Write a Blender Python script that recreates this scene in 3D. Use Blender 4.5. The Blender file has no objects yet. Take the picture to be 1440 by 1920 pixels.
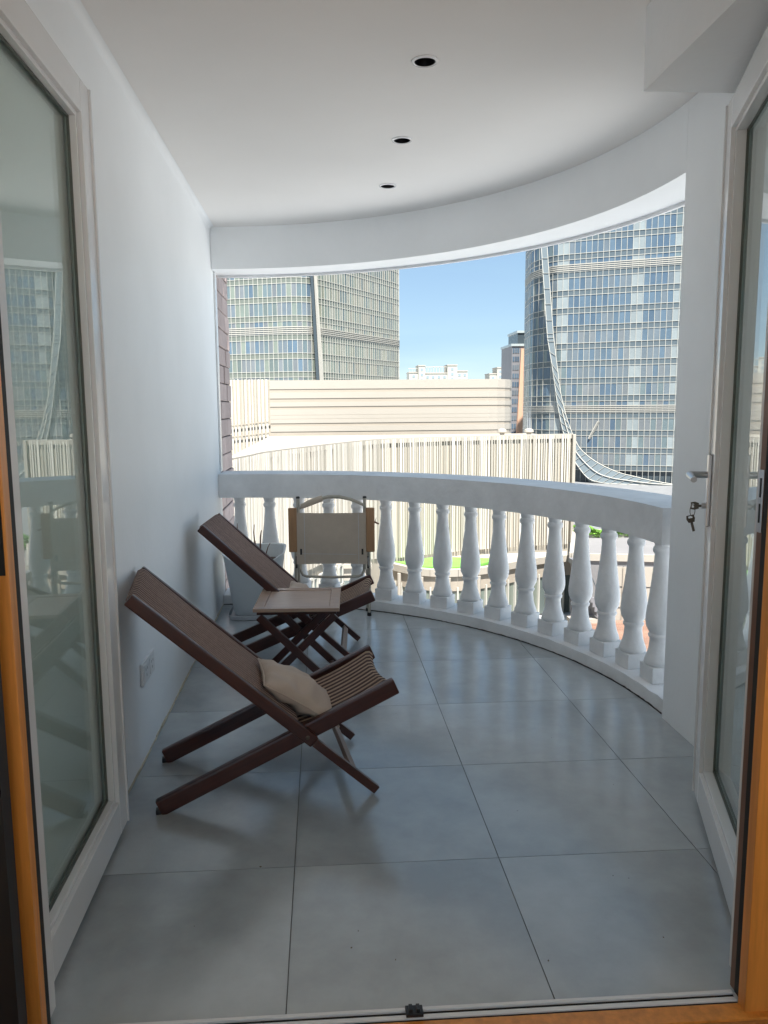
import bpy, bmesh, math, random
from math import sin, cos, pi, radians, sqrt
from mathutils import Vector, Matrix
from mathutils.geometry import tessellate_polygon
random.seed(7)
S = bpy.context.scene
COL = S.collection

# ------------------------------------------------------------------ camera
cam = bpy.data.cameras.new('camera'); co = bpy.data.objects.new('camera', cam); COL.objects.link(co)
RT = Vector((0.99803010, -0.06210867, -0.00885603)); UP = Vector((0.01705338, 0.13272552, 0.99100611)); FW = Vector((0.06037465, 0.98920496, -0.13352323))
co.matrix_world = Matrix(((RT.x, UP.x, -FW.x, 0), (RT.y, UP.y, -FW.y, 0), (RT.z, UP.z, -FW.z, 1.316), (0, 0, 0, 1)))
cam.sensor_fit = 'VERTICAL'; cam.sensor_height = 36; cam.lens = 1445.6 / 1920 * 36
cam.shift_x = (720 - 694.0) / 1920; cam.shift_y = (961.8 - 960) / 1920
cam.clip_start = 0.05; cam.clip_end = 4000
S.camera = co
# ------------------------------------------------------------------ sky and sun
SUN = Vector((0.06, -0.99, 0)).normalized(); ELEV = radians(64)
w = bpy.data.worlds.new('World'); S.world = w; w.use_nodes = True
nt = w.node_tree; N = nt.nodes; L = nt.links
bg = N['Background']; bg.inputs['Strength'].default_value = 0.05
sky = N.new('ShaderNodeTexSky'); sky.sky_type = 'NISHITA'; sky.sun_disc = False
sky.sun_elevation = ELEV; sky.sun_rotation = math.atan2(SUN.x, SUN.y); sky.altitude = 0
sky.air_density = 0.85; sky.dust_density = 0.15; sky.ozone_density = 1.5
tc = N.new('ShaderNodeTexCoord'); mp = N.new('ShaderNodeMapping'); mp.inputs['Scale'].default_value = (1.2, 1.2, 9)
nz = N.new('ShaderNodeTexNoise'); nz.inputs['Scale'].default_value = 2.2; nz.inputs['Detail'].default_value = 5
rp = N.new('ShaderNodeValToRGB'); rp.color_ramp.elements[0].position = .42; rp.color_ramp.elements[1].position = .75; rp.color_ramp.elements[0].color = (.38, .38, .38, 1)
rp.color_ramp.elements[1].color = (.75, .75, .75, 1)
mx = N.new('ShaderNodeMixRGB'); mx.inputs['Color2'].default_value = (3.0, 4.7, 6.1, 1)
L.new(tc.outputs['Generated'], mp.inputs['Vector']); L.new(mp.outputs[0], nz.inputs['Vector']); L.new(nz.outputs['Fac'], rp.inputs[0])
L.new(rp.outputs[0], mx.inputs['Fac']); L.new(sky.outputs[0], mx.inputs['Color1']); L.new(mx.outputs[0], bg.inputs['Color'])
sl = bpy.data.lights.new('sun', 'SUN'); sl.energy = 5.0; sl.angle = radians(.55); sl.color = (1, .965, .91)
so = bpy.data.objects.new('sun', sl); COL.objects.link(so)
sd = Vector((SUN.x * cos(ELEV), SUN.y * cos(ELEV), sin(ELEV)))
so.rotation_euler = sd.to_track_quat('Z', 'Y').to_euler(); so.location = (0, -20, 40)
S.view_settings.view_transform = 'Standard'; S.view_settings.look = 'None'
S.view_settings.exposure = 1.62; S.view_settings.gamma = 1
S.cycles.max_bounces = 10; S.cycles.diffuse_bounces = 6; S.cycles.glossy_bounces = 4; S.cycles.transparent_max_bounces = 12
S.cycles.use_denoising = True; S.cycles.sample_clamp_indirect = 6

# ------------------------------------------------------------------ materials
def mat(name, col, rough=.5, metal=0, spec=.5, var=0, vscale=6, bump=0, bscale=60, stretch=None, coat=0, rvar=0, rand=0, col2=None, ramp=(.22, .78)):
    m = bpy.data.materials.new(name); m.use_nodes = True; t = m.node_tree; n = t.nodes; l = t.links
    p = n['Principled BSDF']; p.inputs['Base Color'].default_value = (*col, 1); p.inputs['Roughness'].default_value = rough
    p.inputs['Metallic'].default_value = metal; p.inputs['Specular IOR Level'].default_value = spec; p.inputs['Coat Weight'].default_value = coat
    if not (var or bump or rvar or rand): return m
    c = n.new('ShaderNodeTexCoord'); mpn = n.new('ShaderNodeMapping'); l.new(c.outputs['Object'], mpn.inputs['Vector'])
    if stretch: mpn.inputs['Scale'].default_value = stretch
    oi = n.new('ShaderNodeObjectInfo')
    if rand or var:
        mu = n.new('ShaderNodeVectorMath'); mu.operation = 'SCALE'; mu.inputs[0].default_value = (31, 17, 23); l.new(oi.outputs['Random'], mu.inputs['Scale'])
        l.new(mu.outputs[0], mpn.inputs['Location'])
    if var or rand:
        a = n.new('ShaderNodeTexNoise'); a.inputs['Scale'].default_value = vscale; a.inputs['Detail'].default_value = 6; a.inputs['Roughness'].default_value = .62
        l.new(mpn.outputs[0], a.inputs['Vector'])
        r = n.new('ShaderNodeValToRGB'); r.color_ramp.elements[0].position = ramp[0]; r.color_ramp.elements[1].position = ramp[1]
        lo = col2 or tuple(x * (1 - var) for x in col); hi = tuple(min(1, x * (1 + var)) for x in col)
        r.color_ramp.elements[0].color = (*lo, 1); r.color_ramp.elements[1].color = (*hi, 1)
        l.new(a.outputs['Fac'], r.inputs[0]); out = r.outputs[0]
        if rand:
            h = n.new('ShaderNodeHueSaturation'); mr = n.new('ShaderNodeMapRange'); mr.inputs['To Min'].default_value = 1 - rand; mr.inputs['To Max'].default_value = 1 + rand
            l.new(oi.outputs['Random'], mr.inputs['Value']); l.new(mr.outputs[0], h.inputs['Value']); l.new(out, h.inputs['Color']); out = h.outputs[0]
        l.new(out, p.inputs['Base Color'])
        if rvar:
            q = n.new('ShaderNodeMapRange'); q.inputs['From Min'].default_value = .3; q.inputs['From Max'].default_value = .7
            q.inputs['To Min'].default_value = rough - rvar; q.inputs['To Max'].default_value = rough + rvar
            l.new(a.outputs['Fac'], q.inputs['Value']); l.new(q.outputs[0], p.inputs['Roughness'])
    if bump:
        b = n.new('ShaderNodeTexNoise'); b.inputs['Scale'].default_value = bscale; b.inputs['Detail'].default_value = 4; l.new(mpn.outputs[0], b.inputs['Vector'])
        bm_ = n.new('ShaderNodeBump'); bm_.inputs['Strength'].default_value = bump; bm_.inputs['Distance'].default_value = .004
        l.new(b.outputs['Fac'], bm_.inputs['Height']); l.new(bm_.outputs[0], p.inputs['Normal'])
    return m
def glassmat(name, tint, base=.05):
    m = bpy.data.materials.new(name); m.use_nodes = True; t = m.node_tree; n = t.nodes; l = t.links
    n.remove(n['Principled BSDF']); o = n['Material Output']
    tr = n.new('ShaderNodeBsdfTransparent'); tr.inputs[0].default_value = (*tint, 1)
    g = n.new('ShaderNodeBsdfGlossy'); g.inputs['Roughness'].default_value = 0.0
    lw = n.new('ShaderNodeLayerWeight'); lw.inputs['Blend'].default_value = .5
    pw = n.new('ShaderNodeMath'); pw.operation = 'POWER'; pw.inputs[1].default_value = 5; l.new(lw.outputs['Facing'], pw.inputs[0])
    ma = n.new('ShaderNodeMath'); ma.operation = 'MULTIPLY_ADD'; ma.inputs[1].default_value = 1 - base; ma.inputs[2].default_value = base; l.new(pw.outputs[0], ma.inputs[0])
    mxs = n.new('ShaderNodeMixShader'); l.new(ma.outputs[0], mxs.inputs[0]); l.new(tr.outputs[0], mxs.inputs[1]); l.new(g.outputs[0], mxs.inputs[2]); l.new(mxs.outputs[0], o.inputs[0])
    return m
M = {}
M['plaster'] = mat('white_plaster', (.82, .845, .86), .5, var=.07, vscale=.9, bump=.25, bscale=26)
M['ceil'] = mat('ceiling_paint', (.79, .775, .755), .75, var=.04, vscale=1.0, bump=.1, bscale=24)
M['rough_plaster'] = mat('rough_white_render', (.745, .755, .765), .65, var=.13, vscale=5, bump=.7, bscale=38)
M['tile'] = mat('grey_stone_tile', (.375, .41, .43), .19, spec=1.0, ramp=(.33, .68), var=.20, vscale=2.1, rvar=.05, rand=.04, bump=.015, bscale=30)
M['grout'] = mat('grout', (.13, .135, .14), .9)
M['old_grout'] = mat('yellowed_grout', (.50, .46, .36), .9, var=.2, vscale=20)
M['white_alu'] = mat('white_painted_aluminium', (.74, .75, .76), .22, var=.03, vscale=5, coat=.2)
M['gasket'] = mat('black_rubber', (.012, .012, .012), .7)
M['seal'] = mat('grey_green_seal', (.10, .115, .10), .6)
M['wood_alu'] = mat('orange_woodgrain', (.68, .27, .05), .38, var=.28, vscale=3, stretch=(14, 14, .8), bump=.05)
M['jamb_shade'] = mat('jamb_shade_brown', (.16, .075, .04), .4, var=.15, vscale=4, stretch=(10, 10, .8))  # brown puts the shade on the jamb into its colour
M['door_glass'] = glassmat('door_glass', (.91, .955, .93), .10)
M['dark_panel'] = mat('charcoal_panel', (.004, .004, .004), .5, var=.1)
M['chair_wood'] = mat('red_brown_wood', (.055, .015, .009), .32, spec=.4, var=.35, vscale=4, stretch=(1.5, 22, 22), bump=.06, bscale=20, coat=.15)
M['chair_wood_end'] = mat('wood_stretcher', (.20, .12, .085), .4, var=.25, vscale=4, stretch=(1.5, 22, 22))
M['cord'] = mat('tan_cord', (.46, .34, .255), .8, var=.18, vscale=40, bump=.3, bscale=400)
M['cord_gap_shade'] = mat('cord_gap_shade_brown', (.075, .042, .036), .8, var=.2, vscale=40)  # dark strands stand in for the shaded gaps between the cords
M['cord_back'] = mat('brown_cord', (.36, .255, .215), .7, var=.18, vscale=40, bump=.3, bscale=400)
M['table_wood'] = mat('table_top_wood', (.40, .275, .205), .26, var=.18, vscale=4, stretch=(2, 26, 26), bump=.04)
M['table_panel'] = mat('table_panel_wood', (.44, .31, .235), .24, var=.14, vscale=4, stretch=(2, 26, 26), bump=.04)
M['cushion'] = mat('beige_velvet', (.50, .40, .325), .85, var=.08, vscale=9, bump=.25, bscale=130)
M['canvas'] = mat('cream_canvas', (.50, .42, .34), .9, var=.06, vscale=20, bump=.35, bscale=350)
M['tube'] = mat('champagne_tube', (.42, .39, .33), .4, metal=.4)
M['beech'] = mat('honey_beech', (.36, .20, .10), .4, var=.16, vscale=5, stretch=(20, 20, 2))
M['black_plastic'] = mat('black_plastic', (.015, .015, .016), .45)
M['pot'] = mat('white_plastic', (.70, .73, .74), .42, var=.02)
M['saucer'] = mat('grey_plastic', (.50, .52, .56), .45)
M['soil'] = mat('dry_soil', (.12, .085, .06), .95, var=.4, vscale=60, bump=1, bscale=90)
M['twig'] = mat('dry_twig', (.17, .085, .055), .85, var=.3, vscale=30)
M['steel'] = mat('brushed_steel', (.55, .55, .56), .3, metal=1)
M['key_metal'] = mat('dark_key', (.09, .075, .06), .35, metal=.7)
M['white_plastic'] = mat('socket_plastic', (.72, .73, .74), .35)
M['black_can'] = mat('lamp_can_black', (.004, .004, .006), .35)
M['lens'] = mat('lamp_lens', (.05, .05, .055), .1)
M['brick'] = mat('grey_pink_brick', (.36, .29, .275), .85, var=.16, vscale=14, rand=.13, bump=.6, bscale=60)
M['mortar'] = mat('dark_mortar', (.045, .04, .042), .95)
M['room_wall'] = mat('room_wall', (.64, .63, .53), .8, var=.02)
M['room_floor'] = mat('room_oak_floor', (.42, .19, .06), .35, var=.2, vscale=3, stretch=(1, 9, 1))
# ------------------------------------------------------------------ mesh helpers
class G:
    def __init__(s): s.v = []; s.f = []; s.mi = []; s.cur = 0
    def add(s, vs, fs):
        o = len(s.v); s.v += [tuple(p) for p in vs]; s.f += [tuple(i + o for i in f) for f in fs]; s.mi += [s.cur] * len(fs); return s
    def box(s, x0, x1, y0, y1, z0, z1):
        return s.add([(x0, y0, z0), (x1, y0, z0), (x1, y1, z0), (x0, y1, z0), (x0, y0, z1), (x1, y0, z1), (x1, y1, z1), (x0, y1, z1)],
                     [(3, 2, 1, 0), (4, 5, 6, 7), (0, 1, 5, 4), (1, 2, 6, 5), (2, 3, 7, 6), (3, 0, 4, 7)])
    def bar(s, p, q, wd, ht, up=(0, 0, 1)):
        p = Vector(p); q = Vector(q); d = (q - p).normalized(); u = Vector(up); u = (u - d * u.dot(d)).normalized(); r = d.cross(u)
        vs = []
        for c in (p, q):
            for a, b in ((-1, -1), (1, -1), (1, 1), (-1, 1)): vs.append(c + r * a * wd / 2 + u * b * ht / 2)
        return s.add(vs, [(0, 1, 2, 3), (7, 6, 5, 4), (0, 4, 5, 1), (1, 5, 6, 2), (2, 6, 7, 3), (3, 7, 4, 0)])
    def tube(s, path, r, n=8, closed=False, caps=True):
        P = [Vector(p) for p in path]; k = len(P); o = []; fs = []
        rr = r if isinstance(r, (list, tuple)) else [r] * k
        nrm = None
        for i in range(k):
            if closed: t = P[(i + 1) % k] - P[i - 1]
            else: t = P[min(i + 1, k - 1)] - P[max(i - 1, 0)]
            t.normalize()
            if nrm is None:
                nrm = Vector((0, 0, 1)) if abs(t.z) < .9 else Vector((1, 0, 0))
            nrm = (nrm - t * nrm.dot(t)).normalized(); b = t.cross(nrm)
            for j in range(n):
                a = 2 * pi * (j + .5) / n; o.append(P[i] + (nrm * cos(a) + b * sin(a)) * rr[i])
        for i in range(k if closed else k - 1):
            i2 = (i + 1) % k
            for j in range(n): fs.append((i * n + j, i * n + (j + 1) % n, i2 * n + (j + 1) % n, i2 * n + j))
        if caps and not closed: fs += [tuple(range(n - 1, -1, -1)), tuple((k - 1) * n + j for j in range(n))]
        return s.add(o, fs)
    def prism(s, poly, z0, z1):
        n = len(poly)
        return s.add([(x, y, z0) for x, y in poly] + [(x, y, z1) for x, y in poly],
                     [tuple(range(n - 1, -1, -1)), tuple(range(n, 2 * n))] + [(i, (i + 1) % n, n + (i + 1) % n, n + i) for i in range(n)])
    def lathe(s, prof, n=24, c=(0, 0, 0), caps=True):
        vs = [(c[0] + r * cos(2 * pi * j / n), c[1] + r * sin(2 * pi * j / n), c[2] + z) for r, z in prof for j in range(n)]
        k = len(prof); fs = [(i * n + j, i * n + (j + 1) % n, (i + 1) * n + (j + 1) % n, (i + 1) * n + j) for i in range(k - 1) for j in range(n)]
        if caps: fs += [tuple(range(n - 1, -1, -1)), tuple((k - 1) * n + j for j in range(n))]
        return s.add(vs, fs)
    def sector(s, c, r0, r1, z0, z1, t0, t1, n, jit=0):
        vs = []; fs = []
        for i in range(n + 1):
            t = radians(t0 + (t1 - t0) * i / n)
            j = [random.uniform(-jit, jit) for _ in range(8)]
            for a, (r, z) in enumerate(((r0, z0), (r1, z0), (r1, z1), (r0, z1))):
                vs.append((c[0] + (r + j[a]) * sin(t), c[1] + (r + j[a]) * cos(t), z + (j[4 + a] if a > 1 else 0)))
        for i in range(n):
            for a in range(4): b = (a + 1) % 4; fs.append((i * 4 + a, i * 4 + b, i * 4 + 4 + b, i * 4 + 4 + a))
        fs += [(3, 2, 1, 0), tuple(n * 4 + a for a in range(4))]
        return s.add(vs, fs)
    def build(s, name, m, parent=None, bevel=0, smooth=False, seg=2, angle=None):
        me = bpy.data.meshes.new(name); me.from_pydata(s.v, [], s.f)
        ms = m if isinstance(m, (list, tuple)) else [m]
        for x in ms: me.materials.append(M[x] if isinstance(x, str) else x)
        if len(ms) > 1: me.polygons.foreach_set('material_index', s.mi)
        bm = bmesh.new(); bm.from_mesh(me); bmesh.ops.recalc_face_normals(bm, faces=bm.faces)
        if bevel: bmesh.ops.bevel(bm, geom=list(bm.edges), offset=bevel, segments=seg, affect='EDGES', profile=.6, clamp_overlap=True)
        bm.to_mesh(me); bm.free()
        if smooth:
            me.polygons.foreach_set('use_smooth', [True] * len(me.polygons))
            if angle: me.set_sharp_from_angle(angle=radians(angle))
        o = bpy.data.objects.new(name, me); COL.objects.link(o)
        if parent is not None: o.parent = parent
        return o
def thing(name, label, cat, loc=(0, 0, 0), rz=0, group=None):
    o = bpy.data.objects.new(name, None); COL.objects.link(o); o.location = loc; o.rotation_euler = (0, 0, rz); o.empty_display_size = .1
    return tag(o, label, cat, group)
def tag(o, label, cat, group=None):
    o['label'] = label; o['category'] = cat
    if group: o['group'] = group
    return o
def struct(o): o['kind'] = 'structure'; return o
def stuff(o): o['kind'] = 'stuff'; return o
def beam(name, p, q, wd, ht, m, parent, up=(0, 0, 1), bevel=.003, data=None):
    """a bar built along its own X axis so that the grain follows it"""
    p = Vector(p); q = Vector(q); d = q - p; ln = d.length; d.normalize(); u = Vector(up); u = (u - d * u.dot(d)).normalized(); r = u.cross(d)
    o = G().box(0, ln, -wd / 2, wd / 2, -ht / 2, ht / 2).build(name, m, parent, bevel=bevel)
    o.matrix_local = Matrix(((d.x, r.x, u.x, p.x), (d.y, r.y, u.y, p.y), (d.z, r.z, u.z, p.z), (0, 0, 0, 1)))
    return o
def copy(o, parent, loc=None, rz=None):
    c = o.copy(); COL.objects.link(c); c.parent = parent
    if loc is not None: c.location = loc
    if rz is not None: c.rotation_euler = (0, 0, rz)
    return c
def copytree(o, parent=None):
    c = copy(o, parent)
    for ch in list(o.children): copytree(ch, c)
    return c

# ------------------------------------------------------------------ balcony shell
CC = (-.72, 3.03)                    # centre of the curved front
WX, PX = -.695, 1.427                # side wall face, pier face
CZ = 2.48                            # ceiling height
def arc(r, t): t = radians(t); return (CC[0] + r * sin(t), CC[1] + r * cos(t))
# floor: slab with recessed joints and single tiles
region = [(WX, 1.53), (1.57, 1.53), (1.57, 3.03)] + [arc(2.29, 90 - 3 * i) for i in range(30)] + [(WX, 5.319)]
slab = G().prism([(WX, 1.53), (1.57, 1.53), (1.57, 3.03)] + [arc(2.29, 90 - 3 * i) for i in range(30)] + [(WX, 5.319)], -.14, -.0035).build('balcony_floor', 'grout')
struct(slab)
def clip(poly, reg):
    out = poly
    for i in range(len(reg)):
        a = reg[i]; b = reg[(i + 1) % len(reg)]; inp = out; out = []
        ins = lambda p: (b[0] - a[0]) * (p[1] - a[1]) - (b[1] - a[1]) * (p[0] - a[0]) >= -1e-9
        for j in range(len(inp)):
            p = inp[j]; q = inp[(j + 1) % len(inp)]
            if ins(p): out.append(p)
            if ins(p) != ins(q):
                d1 = (b[0] - a[0]) * (p[1] - a[1]) - (b[1] - a[1]) * (p[0] - a[0]); d2 = (b[0] - a[0]) * (q[1] - a[1]) - (b[1] - a[1]) * (q[0] - a[0])
                t = d1 / (d1 - d2); out.append((p[0] + (q[0] - p[0]) * t, p[1] + (q[1] - p[1]) * t))
        if not out: return []
    return out
for i in range(-1, 3):
    for j in range(0, 7):
        x0 = -.101 + .6 * i; y0 = 1.493 + .6 * j; g = .0013
        pl = clip([(x0 + g, y0 + g), (x0 + .6 - g, y0 + g), (x0 + .6 - g, y0 + .6 - g), (x0 + g, y0 + .6 - g)], region)
        if len(pl) < 3: continue
        ar = abs(sum(pl[k][0] * pl[k - 1][1] - pl[k - 1][0] * pl[k][1] for k in range(len(pl)))) / 2
        if ar < .0008: continue
        G().prism(pl, -.0034, random.uniform(-.0002, .0002)).build('tile', 'tile', slab)
# ceiling sheet with three holes for the lamps
LAMPS = [(.368, 2.767), (.37, 3.537), (.366, 4.234)]
outer = [(-.93, 1.645), (1.70, 1.645), (1.70, 3.03)] + [arc(2.13 if 0 else 2.30, 90 - 3 * i) for i in range(31)] + [(-.93, 5.30)]
loops = [[Vector((x, y, 0)) for x, y in outer]]
for lx, ly in LAMPS: loops.append([Vector((lx + .036 * cos(2 * pi * k / 28), ly + .036 * sin(2 * pi * k / 28), 0)) for k in range(28)])
tri = tessellate_polygon(loops); flat = [v for lp in loops for v in lp]
g = G(); g.add([(v.x, v.y, CZ) for v in flat], tri)
for lp in loops[1:]:
    n = len(lp); g.add([(v.x, v.y, CZ) for v in lp] + [(v.x, v.y, CZ + .09) for v in lp], [(k, (k + 1) % n, n + (k + 1) % n, n + k) for k in range(n)])
ceiling = struct(g.build('ceiling', 'ceil'))
G().prism([(-.93, 1.645), (1.9, 1.645), (1.9, 3.03)] + [arc(2.42, 90 - 3 * i) for i in range(31)] + [(-.93, 5.45)], CZ + .1, CZ + .32).build('upper_slab', 'rough_plaster', ceiling)

# side wall, brick face beyond it, pier, beam, soffit
sw = G().box(-.93, WX, 1.645, 5.33, -.2, CZ - .001).build('side_wall', 'plaster'); tag(sw, 'smooth white plastered side wall behind the rope loungers', 'wall')
G().box(WX + .0005, WX + .012, 5.262, 5.33, .905, 2.215).build('corner_trim', 'white_alu', sw, bevel=.002)
g = G(); R_ = .028; n_ = 6
for y in (1.647, 5.17):
    for k in range(n_ + 1):
        a = pi / 2 * k / n_; g.v.append((WX + R_ - R_ * cos(a), y, CZ - R_ + R_ * sin(a) - .0012))
for k in range(n_): g.f.append((k, k + 1, n_ + 2 + k, n_ + 1 + k)); g.mi.append(0)
g.build('ceiling_cove', 'plaster', sw, smooth=True)
g = G(); yy = 1.66
while yy < 5.15:
    l_ = random.uniform(.03, .12); g.box(WX + .0005, WX + random.uniform(.002, .007), yy, yy + l_, .0004, random.uniform(.003, .010)); yy += l_
g.build('base_joint', 'old_grout', sw)
bw = thing('brick_wall', 'strip of pinkish grey exterior brick just past the balcony opening', 'wall', (-.81, 5.7, -.4))
G().box(-.12, .098, -.365, .385, -2.2, 3.4).build('mortar_core', 'mortar', bw)
bd = G().box(-.011, .011, 0, .252, 0, .119)
proto = None
for k in range(25):
    for c in range(-1, 4):
        y0 = -.366 + c * .258 - (.129 if k % 2 else 0); y1 = y0 + .252
        y0c = max(y0, -.362); y1c = min(y1, .384)
        if y1c - y0c < .03: continue
        if proto is None and abs((y1c - y0c) - .252) < 1e-6:
            proto = G().box(-.011, .011, 0, .252, 0, .119).build('brick', 'brick', bw, bevel=.004, seg=1); b = proto
        elif proto and abs((y1c - y0c) - .252) < 1e-6: b = copy(proto, bw)
        else: b = G().box(-.011, .011, 0, y1c - y0c, 0, .119).build('brick', 'brick', bw, bevel=.004, seg=1)
        b.location = (.098 + random.uniform(-.003, .006), y0c, .02 + k * .126); b.rotation_euler = (0, random.uniform(-.02, .02), 0)
pier = G().box(PX, 1.9, 1.645, 3.06, -.2, CZ - .001).build('pier', 'plaster'); tag(pier, 'plain white wall pier between the balustrade and the open glass door', 'wall')
bm_ = G().sector(CC, 2.15, 2.40, 2.218, CZ + .099, .7, 89.0, 44).build('curved_beam', 'plaster', smooth=True, angle=40); tag(bm_, 'long white curved beam over the balcony opening', 'beam')
G().sector(CC, 2.385, 2.402, 2.203, 2.2185, .8, 88.9, 44).build('drip_edge', 'rough_plaster', bm_)
sb = G().box(.972, PX - .001, 1.646, 2.385, 2.245, CZ - .001).build('soffit_box', 'plaster'); tag(sb, 'boxed white soffit dropping from the ceiling near the right door', 'soffit')

# balustrade
bal = thing('balustrade', 'curved white balustrade with turned vase balusters and flat handrail', 'balustrade', (CC[0], CC[1], 0))
O0 = (0, 0)
k_ = G().sector(O0, 2.165, 2.39, 0, .064, .75, 88.2, 60, jit=.0022).build('kerb', 'rough_plaster', bal, smooth=True, angle=35)
G().sector(O0, 2.14, 2.44, .737, .894,   .7, 87.6, 60).build('handrail', 'rough_plaster', bal, bevel=0, smooth=True, angle=35)
prof = [(.030, .135), (.059, .139), (.0645, .147), (.061, .162), (.051, .190), (.045, .216), (.042, .245), (.0415, .262), (.048, .270), (.050, .279), (.044, .288), (.050, .300), (.059, .318), (.063, .343),
        (.0625, .366), (.058, .410), (.051, .460), (.044, .520), (.038, .580), (.034, .630), (.034, .655), (.041, .664), (.043, .675), (.040, .686), (.034, .692), (.037, .705), (.041, .720), (.042, .7365)]
G().sector(O0, 2.1605, 2.166, .0003, .0045, .8, 88.1, 160, jit=.0016).build('dirt_joint', 'mortar', bal)
b0 = None
for k in range(17):
    t = 3.7 + 5.22 * k
    if t > 84: break
    x, y = 2.272 * sin(radians(t)), 2.272 * cos(radians(t))
    if b0 is None:
        g = G().lathe(prof, 28); b0 = g.build('baluster', 'rough_plaster', bal, smooth=True, angle=50)
        p0 = G().box(-.059, .059, -.059, .059, .0635, .139).build('plinth', 'rough_plaster', b0, bevel=.004)
        b0.location = (x, y, 0); b0.rotation_euler = (0, 0, -radians(t))
    else:
        c = copy(b0, bal, (x, y, 0), -radians(t) + random.uniform(-.09, .09)); c.rotation_euler[0] = random.uniform(-.006, .006); copy(p0, c)

# downlights
for k, (lx, ly) in enumerate(LAMPS):
    words = ('nearest the open glass doors', 'midway along the ceiling row', 'closest to the curved beam')[k]
    d = thing('recessed_downlight', 'small round recessed downlight with black inside, ' + words, 'downlight', (lx, ly, CZ), 0, 'row of ceiling downlights')
    G().lathe([(.0355, .006), (.0355, -.004), (.0375, -.006), (.045, -.004), (.046, .0), (.0355, .006)], 32, caps=False).build('trim_ring', 'white_alu', d, smooth=True, angle=40)
    G().lathe([(.0352, -.0035), (.034, .02), (.030, .05), (.0, .052)], 32, caps=False).build('black_can', 'black_can', d, smooth=True, angle=40)
    G().lathe([(.016, .050), (.014, .046), (.0001, .044)], 20, caps=False).build('lens', 'lens', d, smooth=True)

# wall socket
sk = thing('wall_socket', 'white double switch plate low on the white side wall', 'socket', (WX, 2.925, .29))
G().box(.0005, .011, -.1, .1, 0, .086).build('plate', 'white_plastic', sk, bevel=.0025)
for s_ in (-1, 1):
    m_ = G().box(.011, .0135, s_ * .048 - .036, s_ * .048 + .036, .012, .074).build('socket_face', 'white_plastic', sk, bevel=.001)
    for a, b in ((-.012, .05), (.012, .05), (0, .026)):
        G().box(.0134, .0138, s_ * .048 + a - .0015, s_ * .048 + a + .0015, b, b + .011).build('slot', 'black_plastic', m_)

# ------------------------------------------------------------------ glass doors and their frame
def leaf(name, label, loc, rz, length, th, recess, z0, z1, stile=.095, top=.09, bot=.105):
    """local x runs from the hinge to the free edge, local +y is the room face"""
    t = thing(name, label, 'door', loc, rz)
    G().box(0, stile, -th, 0, z0, z1).build('stile', 'white_alu', t, bevel=.0025)
    G().box(length - stile, length, -th, 0, z0, z1).build('stile', 'white_alu', t, bevel=.0025)
    G().box(stile + .0005, length - stile - .0005, -th, -.0004, z0, z0 + bot).build('rail', 'white_alu', t, bevel=.0025)
    G().box(stile + .0005, length - stile - .0005, -th, -.0004, z1 - top, z1).build('rail', 'white_alu', t, bevel=.0025)
    a, b, c, d = stile, length - stile, z0 + bot, z1 - top
    w_ = .014
    for q in ((a, a + w_, c, d), (b - w_, b, c, d), (a + w_, b - w_, c, c + w_), (a + w_, b - w_, d - w_, d)):
        G().box(q[0] + .0003, q[1] - .0003, -recess, -.012, q[2] + .0003, q[3] - .0003).build('glazing_bead', 'white_alu', t, bevel=.002)
    e = w_; w2 = .005
    for q in ((a + e, a + e + w2, c + e, d - e), (b - e - w2, b - e, c + e, d - e), (a + e + w2, b - e - w2, c + e, c + e + w2), (a + e + w2, b - e - w2, d - e - w2, d - e)):
        G().box(q[0], q[1], -recess - .001, -recess + .006, q[2], q[3]).build('gasket', 'seal', t)
    G().box(a + .004, b - .004, -recess - .008, -recess - .002, c + .004, d - .004).build('pane', 'door_glass', t)
    # weather strip on the free edge
    G().box(length - .018, length - .012, -.0002, .006, z0 + .002, z1 - .002).build('seal_strip', 'white_alu', t)
    return t
# left leaf: hinge side at y 1.60, folded against the side wall; local x -> world y, local +y -> world +x
ang = radians(90.6)
dl = leaf('glass_door', 'white framed glass door folded back flat against the side wall', (-.6325, 1.555, 0), ang, .813, .05, .036, .02, 2.215)
dl.scale = (1, -1, 1)
rang = math.atan2(.947, .321)
dr = leaf('glass_door', 'white framed glass door standing ajar, with lever handle and key', (.969, 1.6, 0), rang, .857, .06, .046, .02, 2.215)
# lever handle on the right leaf, room face is local +y here
hd = thing_handle = G().box(.857 - .062, .857 - .03, .0005, .012, .935, 1.165).build('handle_plate', 'steel', dr, bevel=.003)
hx = .857 - .046
lv = G().tube([(hx, .012, 1.10), (hx, .052, 1.10), (hx - .004, .060, 1.10), (hx - .02, .066, 1.10), (hx - .05, .068, 1.099), (hx - .118, .066, 1.094)], [.011, .011, .012, .012, .011, .009], 12).build('lever', 'steel', hd, smooth=True, angle=60)
G().lathe([(.009, 0), (.009, .012), (.006, .012)], 20).build('lock_cylinder', 'steel', hd).matrix_local = Matrix.Translation((hx, .012, 1.0)) @ Matrix.Rotation(-pi / 2, 4, 'X')
R3 = Matrix.Rotation(rang, 3, 'Z')
def onleaf(x, y, z): v = R3 @ Vector((x, y, z)); return (v.x + .969, v.y + 1.6, z)
kx, ky, kz = onleaf(hx, .024, 1.0)
keys = thing('key_pair', 'two dark keys on a split ring hanging from the door lock', 'keys', (kx, ky, kz), rang)
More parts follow.
